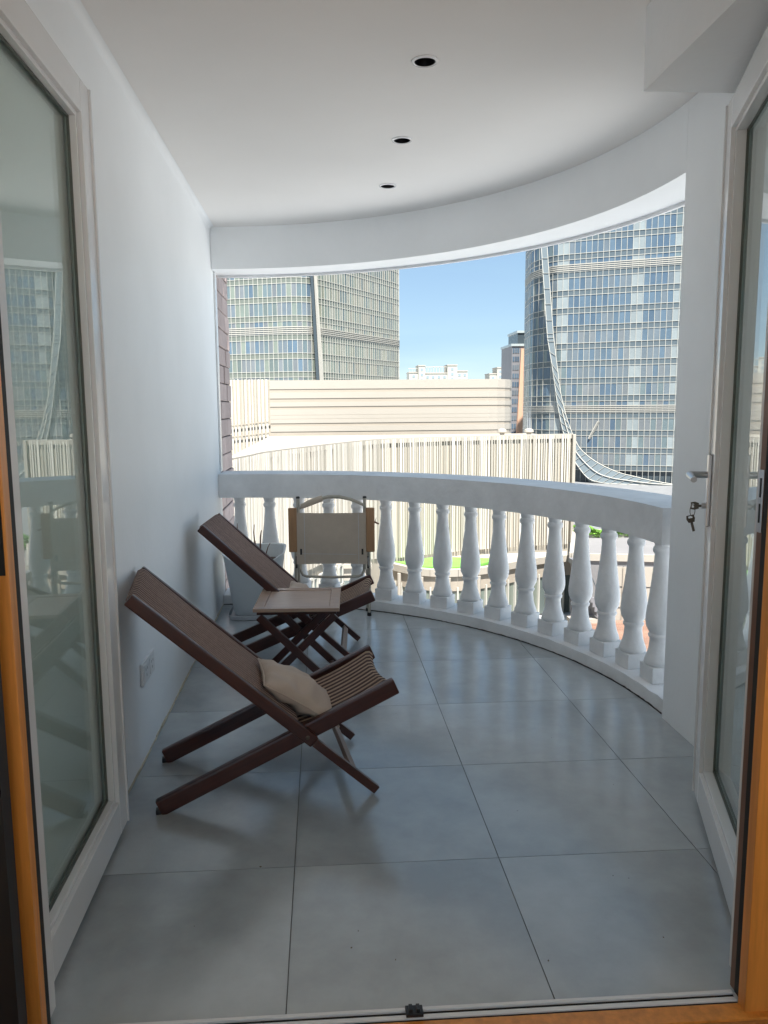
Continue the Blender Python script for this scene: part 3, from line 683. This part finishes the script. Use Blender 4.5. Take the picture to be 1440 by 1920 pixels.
def rsingle(i, fl): return 19 <= i < 43 and 2 <= fl <= 13
rt, rc = tower('glass_tower', 'blue glass office tower with a pale curved ribbon sweeping down its front', RP, 1.25, 3.98, 1.25, -13.2, 20, (3, 11), rpick, rsingle, [(110, 190), (80, 215)], SP[0], 16)
LP = rounded([(-27.5, 183.2), (-21.3, 181), (-9.6, 177), (-6.6, 176), (-2.9, 176.4), (0.2, 179.4), (21.2, 212), (21.5, 216)], 3.2, 5)
def lpick(i, fl, n):
    f = i / n
    if f < .36: return (PG, random.choice((0, 4, 2))) if random.random() < .3 else (PB, random.choice((0, 4, 5, 1, 5, 4)))
    if f < .50: return (PG, random.choice((3, 3, 1, 4, 0)))
    return (PG, random.choice((0, 2, 2, 4, 1, 3, 5)))  # tint of this face paints in the reflection of sunlit buildings
def lsingle(i, fl): return 4 <= i < 60 and 6 <= fl <= 10 and i < 64
lt, lc = tower('glass_tower', 'greenish glass tower with rounded corner and slanting dark slot behind the banded mall', LP, 1.12, 4.1, 1.2, -16, 14, (8,), lpick, lsingle, [(15, 240), (-35, 225)], SP[1], 0)
# slanted slot and pale fold on the left tower's corner
def slant(nm, m, pts, th, parent, c):
    a = [Vector(p) - Vector((c.x, c.y, GZ)) for p in pts]; dv = Vector((.1, -1, 0)).normalized() * th
    return G().add([p + dv for p in a] + [p - dv * 2 for p in a], [(0, 1, 2, 3), (7, 6, 5, 4), (0, 4, 5, 1), (1, 5, 6, 2), (2, 6, 7, 3), (3, 7, 4, 0)]).build(nm, m, parent)
slant('corner_slot', 'slot_dark', [(-2.5, 176.4, 41), (-1.85, 176.65, 41), (-.30, 177.45, 4), (-.95, 177.1, 4)], .35, lt, lc)
slant('corner_fold', 'louvre', [(-1.72, 176.8, 41), (-1.15, 177.2, 41), (.75, 178.7, 4), (-.23, 177.6, 4)], .38, lt, lc)
# sweeping ribbon of the right tower
RB = [((51.48, 179.80, 42.05), (50.27, 180.38, 42.17)), ((51.92, 179.60, 38.11), (50.71, 180.17, 38.22)), ((52.45, 179.35, 31.78), (51.24, 179.92, 31.88)), ((53.03, 179.07, 24.88), (51.81, 179.65, 24.96)),
      ((53.60, 178.80, 18.19), (52.35, 179.39, 18.25)), ((53.82, 178.70, 16.44), (52.57, 179.29, 16.49)), ((54.72, 178.27, 9.47), (53.42, 178.89, 11.46)), ((55.46, 177.93, 4.42), (54.01, 178.61, 7.53)),
      ((56.57, 177.40, -.37), (54.74, 178.27, 2.46)), ((57.65, 176.89, -3.76), (55.60, 177.86, -2.06)), ((58.55, 176.37, -6.01), (56.40, 177.38, -5.46)), ((59.64, 175.56, -8.25), (57.66, 176.49, -9.41)),
      ((61.74, 173.96, -10.44), (59.19, 175.17, -12.47)), ((64.22, 171.99, -12.16), (61.12, 173.45, -15.04)), ((66.81, 169.77, -13.41), (63.55, 171.31, -15.8)), ((69.46, 167.92, -14.12), (66.29, 169.42, -15.9)),
      ((72.83, 165.93, -14.94), (70.21, 167.17, -15.95)), ((76.52, 164.19, -15.6), (76.46, 164.22, -15.98))]
top0, top1 = RB[0]; RB = [((50.3, 180.4, 62), (49.1, 181.0, 62.1))] + RB
def catmull(pts, m):
    out = []
    for i in range(len(pts) - 1):
        p0, p1, p2, p3 = [Vector(pts[max(0, min(len(pts) - 1, i + k))]) for k in (-1, 0, 1, 2)]
        for j in range(m):
            u = j / m; out.append(.5 * ((2 * p1) + (p2 - p0) * u + (2 * p0 - 5 * p1 + 4 * p2 - p3) * u * u + (3 * p1 - p0 - 3 * p2 + p3) * u ** 3))
    out.append(Vector(pts[-1])); return out
off = Vector((rc.x, rc.y, GZ)); E1 = [p - off for p in catmull([a for a, b in RB], 4)]; E2 = [p - off for p in catmull([b for a, b in RB], 4)]
for i in range(0, len(E1) - 2, 2):
    a, b, c, d = E1[i], E1[i + 2], E2[i + 2], E2[i]; am, cm = E1[i + 1], E2[i + 1]
    nrm = (b - a).cross(d - a).normalized() * .25
    vs = [a, am, b, c, cm, d]
    G().add(vs + [v + nrm for v in vs], [(0, 1, 4, 5), (1, 2, 3, 4), (6, 11, 10, 7), (7, 10, 9, 8)] + [(k, (k + 1) % 6, 6 + (k + 1) % 6, 6 + k) for k in range(6)]).build('ribbon_panel', 'ribbon', rt)
    G().bar(a, d, .055, .28, up=nrm).build('ribbon_joint', 'mullion', rt)
G().tube(E1, .085, 6).build('ribbon_edge', 'mullion', rt); G().tube(E2, .085, 6).build('ribbon_edge', 'mullion', rt)
mid = [(p + q) / 2 + Vector((0, -.2, 0)) for p, q in zip(E1, E2)][36:]
G().tube(mid, .10, 6).build('ribbon_rib', 'mullion', rt)
G().bar(Vector((61.69, 175.9, -5.99)) - off, Vector((63.52, 175.0, -1.95)) - off, .5, .3, up=(.4, -1, 0)).build('brace', 'louvre', rt)

# ------------------------------------------------------------------ banded mall block and its finned wing
bb = thing('mall_block', 'cream mall block of stacked horizontal bands with a rounded end', 'building', (8, 95, GZ))
front = [(-6.25, 95)] + [(-6.25 + k * 2.8, 95) for k in range(1, 10)] + [(20.6, 95.0), (21.7, 95.3), (22.8, 96.0), (23.7, 97.2), (24.3, 98.8), (24.5, 100.5), (24.5, 112)]
def bandpiece(nm, z0, z1, out, m):
    P = [Vector(p) for p in front]; g = G(); vs = []; fs = []
    for i, p in enumerate(P):
        d = (P[min(i + 1, len(P) - 1)] - P[max(i - 1, 0)]).normalized(); q = Vector((d.y, -d.x)); a = p + q * out; b = p - q * .8
        vs += [(a.x - 8, a.y - 95, z0 - GZ), (b.x - 8, b.y - 95, z0 - GZ), (b.x - 8, b.y - 95, z1 - GZ), (a.x - 8, a.y - 95, z1 - GZ)]
    for i in range(len(P) - 1):
        for e in range(4): f_ = (e + 1) % 4; fs.append((i * 4 + e, i * 4 + f_, i * 4 + 4 + f_, i * 4 + 4 + e))
    fs += [(3, 2, 1, 0), tuple((len(P) - 1) * 4 + e for e in range(4))]
    return g.add(vs, fs).build(nm, m, bb)
ZT = 4.85; k_ = .0657
lines = [711, 727, 733, 744, 751, 759, 764, 774.6, 775.2, 781.6, 782.2, 789.6, 795, 805, 814, 823, 829, 842, 852, 866]
kinds = 'WTWTWTWtWtWTWTWTWTW'
for i, kd in enumerate(kinds):
    za = ZT - (lines[i] - 711) * k_; zb_ = ZT - (lines[i + 1] - 711) * k_
    bandpiece('band' if kd == 'W' else 'recess', zb_, za, {'W': .06, 'T': .0, 't': .05}[kd], 'cream' if kd == 'W' else 'tan')
G().prism([(p[0] - 8 - (.5 if p[0] > 24 else 0), p[1] - 95 + .6) for p in front] + [(-14.25, 17)], 0, ZT - GZ - .1).build('block_core', 'tan', bb)
wing = thing('mall_wing', 'mall wing clad in upright pale fins beside the banded block', 'building', (-8.65, 95.6, GZ))
G().box(-22, 2.4, .0, 12, 0, 4.95 - GZ).build('wing_wall', 'fin_back', wing)
x = -21.9
while x < 2.3:
    w_ = random.choice((.12, .16, .22)); G().box(x, x + w_, -.30, -.001, 0, 4.98 - GZ).build('fin', random.choice(('fin_white', 'fin_white', 'fin_grey')), wing); x += w_ + random.uniform(.12, .30)
for za, zb_ in ((-.55, -.05), (-1.9, -1.4)):
    G().bar((-2.6, -.33, za - GZ), (2.42, -.33, zb_ - GZ), .12, .12).build('seam_rail', 'tan', wing)

# ------------------------------------------------------------------ long finned mall front
FP = [(-4.9, 36.0), (-4.4, 37.88), (-3.76, 40.79), (-3.02, 44.19), (-.16, 51.27), (3.96, 59.6), (7.4, 62.3), (11.38, 64.1), (16.5, 65.6), (22.0, 66.73)]
fm = thing('finned_mall', 'long pale mall facade of closely set upright fins facing the balcony', 'building', (4, 60, GZ))
FPs = catmull([(x, y, 0) for x, y in FP], 6)
FZ = -1.07
core = [(p.x - 4, p.y - 60) for p in FPs]
G().prism([(x, y + .15) for x, y in core] + [(18.4, 22), (-9.5, 22), (-9.5, -22)], 0, FZ - GZ - .35).build('mall_wall', 'fin_back', fm)
def alongF(step_fn):
    acc = [0]
    for i in range(1, len(FPs)): acc.append(acc[-1] + (FPs[i] - FPs[i - 1]).length)
    s_ = .1
    while s_ < acc[-1] - .05:
        k = max(i for i in range(len(acc) - 1) if acc[i] <= s_); u = (s_ - acc[k]) / (acc[k + 1] - acc[k]); p = FPs[k].lerp(FPs[k + 1], u); d = (FPs[k + 1] - FPs[k]).normalized()
        yield s_, p, d; s_ += step_fn(s_, p)
def fstep(s_, p): return random.choice((.16, .20, .24, .30)) * (p.y / 60) * 1.05
nf = 0; far = G()
for s_, p, d in alongF(fstep):
    wd = random.choice((.05, .07, .10, .13)) * (p.y / 60) * 1.2; dep = random.choice((.03, .05, .07)); q = Vector((d.y, -d.x, 0))
    zb_ = -9.0 - 1.75 * min(1, max(0, (p.y - 51) / 11)); a = p + q * (dep / 2 + .01) - Vector((4, 60, GZ))
    o = G().bar((a.x, a.y, zb_ - GZ - random.choice((0, 0, .02))), (a.x, a.y, FZ - GZ - random.choice((0, .006, .012))), wd, dep, up=q).build('fin', random.choice(('fin_white', 'fin_white', 'fin_white', 'fin_grey')), fm); nf += 1
for k in range(len(FPs) - 1):
    a, b = FPs[k] - Vector((4, 60, GZ)), FPs[k + 1] - Vector((4, 60, GZ)); d = (b - a).normalized(); q = Vector((d.y, -d.x, 0))
    G().bar((a.x - q.x * .25, a.y - q.y * .25, FZ - GZ - .12), (b.x - q.x * .25, b.y - q.y * .25, FZ - GZ - .12), .55, .40).build('roof_coping', 'cream', fm)
G().box(17.85, 18.12, 6.3, 7.3, 5.4, FZ - GZ + .05).build('end_post', 'cream', fm, bevel=.03)
# roof plant on the finned mall
for k, (x, y) in enumerate(((16.2, 69.0), (18.6, 68.8))):
    v = thing('roof_vent', ('pale vent hood on the finned mall roof, set back beside the banded block', 'pale vent hood on the finned mall roof, next to the sweeping ribbon')[k], 'vent', (x, y, FZ - .2), 0, 'vents on the finned mall roof')
    G().lathe([(.22, 0), (.22, .35), (.45, .42), (.40, .62), (.15, .75)], 14).build('hood', 'cream', v, smooth=True, angle=40)
    G().box(-.5, .5, -.5, .5, -.3, .02).build('plinth', 'stone', v)
# window row under the fins (left part) and cream base
for k in range(9):
    u = k / 9; p = Vector((-2.75, 45.0, 0)).lerp(Vector((3.2, 58.3, 0)), u); p2 = Vector((-2.75, 45.0, 0)).lerp(Vector((3.2, 58.3, 0)), u + .085)
    d = (p2 - p).normalized(); q = Vector((d.y, -d.x, 0)); o_ = Vector((4, 60, GZ)); a = p + q * .42 - o_; b = p2 + q * .42 - o_
    G().bar((a.x, a.y, 5.9), (b.x, b.y, 5.9), .1, 1.3).build('base_pane', PG[2], fm)
    for z in (5.22, 6.62): G().bar((a.x + q.x * .05, a.y + q.y * .05, z), (b.x + q.x * .05, b.y + q.y * .05, z), .12, .16).build('window_rail', 'mullion', fm)
    for c_ in (a, b, (a + b) / 2): G().bar((c_.x + q.x * .06, c_.y + q.y * .06, 5.3), (c_.x + q.x * .06, c_.y + q.y * .06, 6.54), .16, .14, up=q).build('window_post', 'mullion', fm)

# ------------------------------------------------------------------ turf terrace with curved glazed front
tt = thing('terrace_pavilion', 'low pavilion with curved cream parapet and glazed front under the finned mall', 'building', (11, 60, GZ))
TP = [Vector(p) for p in catmull([(4.6, 62.2, 0), (5.4, 61.0, 0), (7.1, 58.8, 0), (9.5, 57.8, 0), (12.6, 58.6, 0), (15.4, 60.5, 0), (18.5, 62.2, 0), (21.3, 62.8, 0)], 4)]
off2 = Vector((11, 60, GZ)); TZ = -11.0
poly = [((p - off2).x, (p - off2).y) for p in TP]
G().prism([(x * .995, y + .35) for x, y in poly] + [(10.4, 5.6), (-1, 4.2), (-6.6, 2.0)], 0, TZ - GZ - .2).build('pavilion_core', 'stone', tt)
for i in range(len(TP) - 1):
    a, b = TP[i] - off2, TP[i + 1] - off2; d = (b - a).normalized(); q = Vector((d.y, -d.x, 0))
    G().bar((a.x, a.y, 4.75), (b.x, b.y, 4.75), .5, .55).build('parapet', 'cream', tt)
    G().bar((a.x - q.x * .05, a.y - q.y * .05, 3.85), (b.x - q.x * .05, b.y - q.y * .05, 3.85), .2, 1.1).build('fascia', 'tan', tt)
    G().bar((a.x - q.x * .1, a.y - q.y * .1, 1.7), (b.x - q.x * .1, b.y - q.y * .1, 1.7), .08, 3.1).build('pane', PG[i % 3 if i % 3 != 1 else 4], tt)
    G().bar((a.x, a.y, 0), (a.x, a.y, 3.6), .12, .3, up=q).build('glazing_post', 'mullion', tt)
    if i % 3 == 0: G().lathe([(.16, 0), (.16, 4.4)], 10, (a.x + q.x * .3, a.y + q.y * .3, 0)).build('column', 'cream', tt, smooth=True, angle=40)
tg = G().prism([(p.x, p.y) for p in catmull([(5.35, 61.6, 0), (7.2, 59.4, 0), (9.5, 58.5, 0), (11.4, 58.9, 0), (13.4, 60.4, 0)], 4)] + [(13.6, 61.9), (9.5, 63.0), (6.2, 61.3)], TZ - .15, TZ + .03).build('turf', 'turf')
tag(tg, 'vivid green artificial turf patch on the pavilion roof', 'turf')

# ------------------------------------------------------------------ stone terrace on the right, stair, hedge, deck
rtc = thing('stone_terrace', 'cream stone terrace block with gridded panel wall and grey roof', 'building', (24, 58, GZ))
o3 = Vector((24, 58, GZ)); RZ = -9.7
rpoly = [(17.9, 54.0), (31, 51.2), (35.5, 63.6), (21.6, 64.6)]
G().prism([(x - 24, y - 58) for x, y in rpoly], 0, RZ - GZ).build('terrace_mass', 'grey_roof', rtc)
G().prism([(x - 24 + (.25 if x < 25 else -.25), y - 58 + (.25 if y < 60 else -.25)) for x, y in rpoly], RZ - GZ + .004, RZ - GZ + .05).build('roof_paving', 'grey_roof', rtc)
for a, b in zip(rpoly, rpoly[1:] + rpoly[:1]): G().bar((a[0] - 24, a[1] - 58, RZ - GZ + .28), (b[0] - 24, b[1] - 58, RZ - GZ + .28), .3, .5).build('parapet', 'cream', rtc)
A, B_ = Vector((17.9, 54.0, 0)), Vector((31, 51.2, 0)); d = (B_ - A).normalized(); q = Vector((d.y, -d.x, 0))
for i in range(10):
    for j in range(4):
        s0 = 2.6 + i * 1.06; a = A + d * (s0 + .05) + q * .04 - o3; b = A + d * (s0 + 1.01) + q * .04 - o3; z0_ = RZ - GZ - .35 - j * 1.55
        G().bar((a.x, a.y, z0_ - .75), (b.x, b.y, z0_ - .75), .07, 1.43).build('wall_panel', 'cream', rtc)
for i in (1, 3, 4): a = A + d * (2.6 + i * 1.06) + q * .12 - o3; G().bar((a.x, a.y, .3), (a.x, a.y, RZ - GZ - .4), .12, .1, up=q).build('panel_rib', 'tan', rtc)
stp = thing('outdoor_stair', 'dark outdoor stair flight climbing beside the stone terrace', 'stair', (18.0, 53.0, GZ))
for k in range(12): G().box(.55 + k * .16 - 1.0, .85 + k * .16 - 1.0, -.6, .55, 6.6 - k * .34 - .34, 6.6 - k * .34).build('step', 'dark_block', stp)
for k in range(10): G().bar((-.35 + k * .19, -.62, 6.9 - k * .39), (-.35 + k * .19, -.62, 7.9 - k * .39), .04, .04).build('baluster_bar', 'slot_dark', stp)
G().bar((-.4, -.62, 7.95), (1.5, -.62, 4.05), .06, .06).build('handrail', 'slot_dark', stp)
G().prism([(-.5, -.5), (1.5, -.5), (1.5, .5), (-.5, .5)], 0, 2.3).build('stair_base', 'stone', stp)
def hedge(label, p, q, w_, h, n, seed):
    random.seed(seed); g = G(); p = Vector(p); q = Vector(q); d = (q - p).normalized(); s_ = Vector((-d.y, d.x, 0)); ln = (q - p).length
    t = thing('hedge', label, 'hedge', p)
    for k in range(n):
        c = d * random.uniform(0, ln) + s_ * random.uniform(-w_, w_) / 2; z = h * random.random() ** .7 * (0.8 + .3 * sin(c.length * 2.1))
        c.z = z; a = random.uniform(0, 6.3); b = random.uniform(-1, 1); e1 = Vector((cos(a), sin(a), b)) * random.uniform(.07, .14); e2 = Vector((-sin(a), cos(a), random.uniform(-.6, .6))) * random.uniform(.05, .09)
        g.add([c - e1, c + e2, c + e1, c - e2], [(0, 1, 2, 3)])
    stuff(g.build('foliage', 'hedge', t)); G().bar((0, 0, .1), d * ln + Vector((0, 0, .1)), w_ * .7, .3).build('planting_box', 'stone', t)
hedge('clipped green hedge along the back of the stone terrace roof', (21.3, 63.6, RZ + .05), (33, 62.9, RZ + .05), 1.0, 1.05, 7000, 4)
dk = thing('timber_deck', 'reddish timber deck at the foot of the stone terrace', 'deck', (22, 50, GZ))
G().box(-4, 6, -4.5, 3.2, 0, 1.94).build('deck_base', 'stone', dk)
pk = None
for k in range(36):
    if pk is None: pk = G().box(-4, 6, 0, .195, 1.945, 1.99).build('plank', 'deck', dk); pk.location = (0, -4.5, 0)
    else: copy(pk, dk, (0, -4.5 + k * .212, 0))
# pale low pavilion block nearer, left of the turf
lp = thing('plaza_kiosk', 'small cream kiosk with flat roof left of the turf terrace', 'building', (1.6, 54.2, GZ))
G().box(-1.2, 1.5, -1.2, 1.2, 0, 6.3).build('kiosk_wall', 'cream', lp); G().box(-1.4, 1.7, -1.4, 1.4, 6.3, 6.6).build('flat_roof', 'stone', lp)
G().box(-.9, 1.2, -1.26, -1.201, 3.6, 5.4).build('window', PG[2], lp)

# ------------------------------------------------------------------ far buildings
pb = thing('peach_block', 'dark stepped office block with a tapering peach pier beside the blue tower', 'building', (61.5, 241, GZ))
G().box(-2.2, 9, 0, 14, 0, 36.6).build('lower_mass', 'dark_block', pb); G().box(-.2, 9, 1, 13, 36.6, 40.9).build('upper_mass', 'slot_dark', pb)
G().box(-2.5, 9.2, -.3, 14.2, 36.3, 37.0).build('cornice', 'band_grey', pb); G().box(-.5, 9.2, .7, 13.2, 40.4, 41.1).build('cornice', 'band_grey', pb)
G().add([(-.6, -.8, 0), (2.6, -.8, 0), (2.6, -.8, 35.5), (.55, -.8, 35.5), (-.9, .0, 0), (2.6, .0, 0), (2.6, 0, 35.5), (.55, 0, 35.5)], [(0, 1, 2, 3), (7, 6, 5, 4), (0, 4, 5, 1), (1, 5, 6, 2), (2, 6, 7, 3), (3, 7, 4, 0)]).build('pier', 'peach', pb)
for k in range(13):
    z = 3 + k * 2.6
    for x in (-1.9, -1.15, -.45): G().box(x, x + .5, -.12, -.001, z, z + 1.5).build('window', PB[k % 3], pb)
def apartment(label, x0, x1, vols, y, seed):
    random.seed(seed); t = thing('apartment_block', label, 'building', (x0, y, GZ))
    for (a, b, zt, dy) in vols:
        w0 = G().box(a - x0, b - x0, dy, dy + 14, 0, zt - GZ).build('wall', 'apt_wall', t)
        G().box(a - x0 - .3, b - x0 + .3, dy - .4, dy + 14.3, zt - GZ, zt - GZ + .5).build('roof_slab', 'stone', t)
        g = G(); n = max(1, int((b - a) / 3.2))
        for fl in range(1, 5):
            for k in range(n):
                xx = a + (k + .5) * (b - a) / n; g.box(xx - .8 - x0, xx + .8 - x0, dy - .15, dy + .02, zt - GZ - fl * 3.1, zt - GZ - fl * 3.1 + 1.6)
        stuff(g.build('small_windows', 'apt_win', t))
    return t
a1 = apartment('long white apartment block with rooftop pergola on the horizon', 54.4, 90.6, [(54.4, 60, 23.4, 2), (60, 64, 27.4, 0), (64, 78, 22.8, 1), (78, 84, 27.6, 0), (84, 90.6, 24.0, 1)], 480, 2)
for k in range(8): G().box(9.8 + k * 1.75, 10.05 + k * 1.75, 1.2, 1.45, 22.8 - GZ, 26.6 - GZ).build('pergola_post', 'apt_wall', a1)
G().box(9.6, 23.6, 1, 2, 26.6 - GZ, 27.0 - GZ).build('pergola_beam', 'apt_wall', a1)
for k in range(4): G().box(.3 + k * 1.6, .5 + k * 1.6, 2.2, 2.4, 23.4 - GZ, 25.8 - GZ).build('pergola_post', 'apt_wall', a1)
G().box(-.5, 6, 2, 3, 25.8 - GZ, 26.1 - GZ).build('pergola_beam', 'apt_wall', a1)
apartment('smaller white apartment block between the mall and the peach pier', 105, 121, [(105, 109.6, 22.3, 1), (109.6, 113.6, 26.0, 0), (113.6, 116, 23.0, 2), (116, 121, 25.2, -1)], 482, 3)
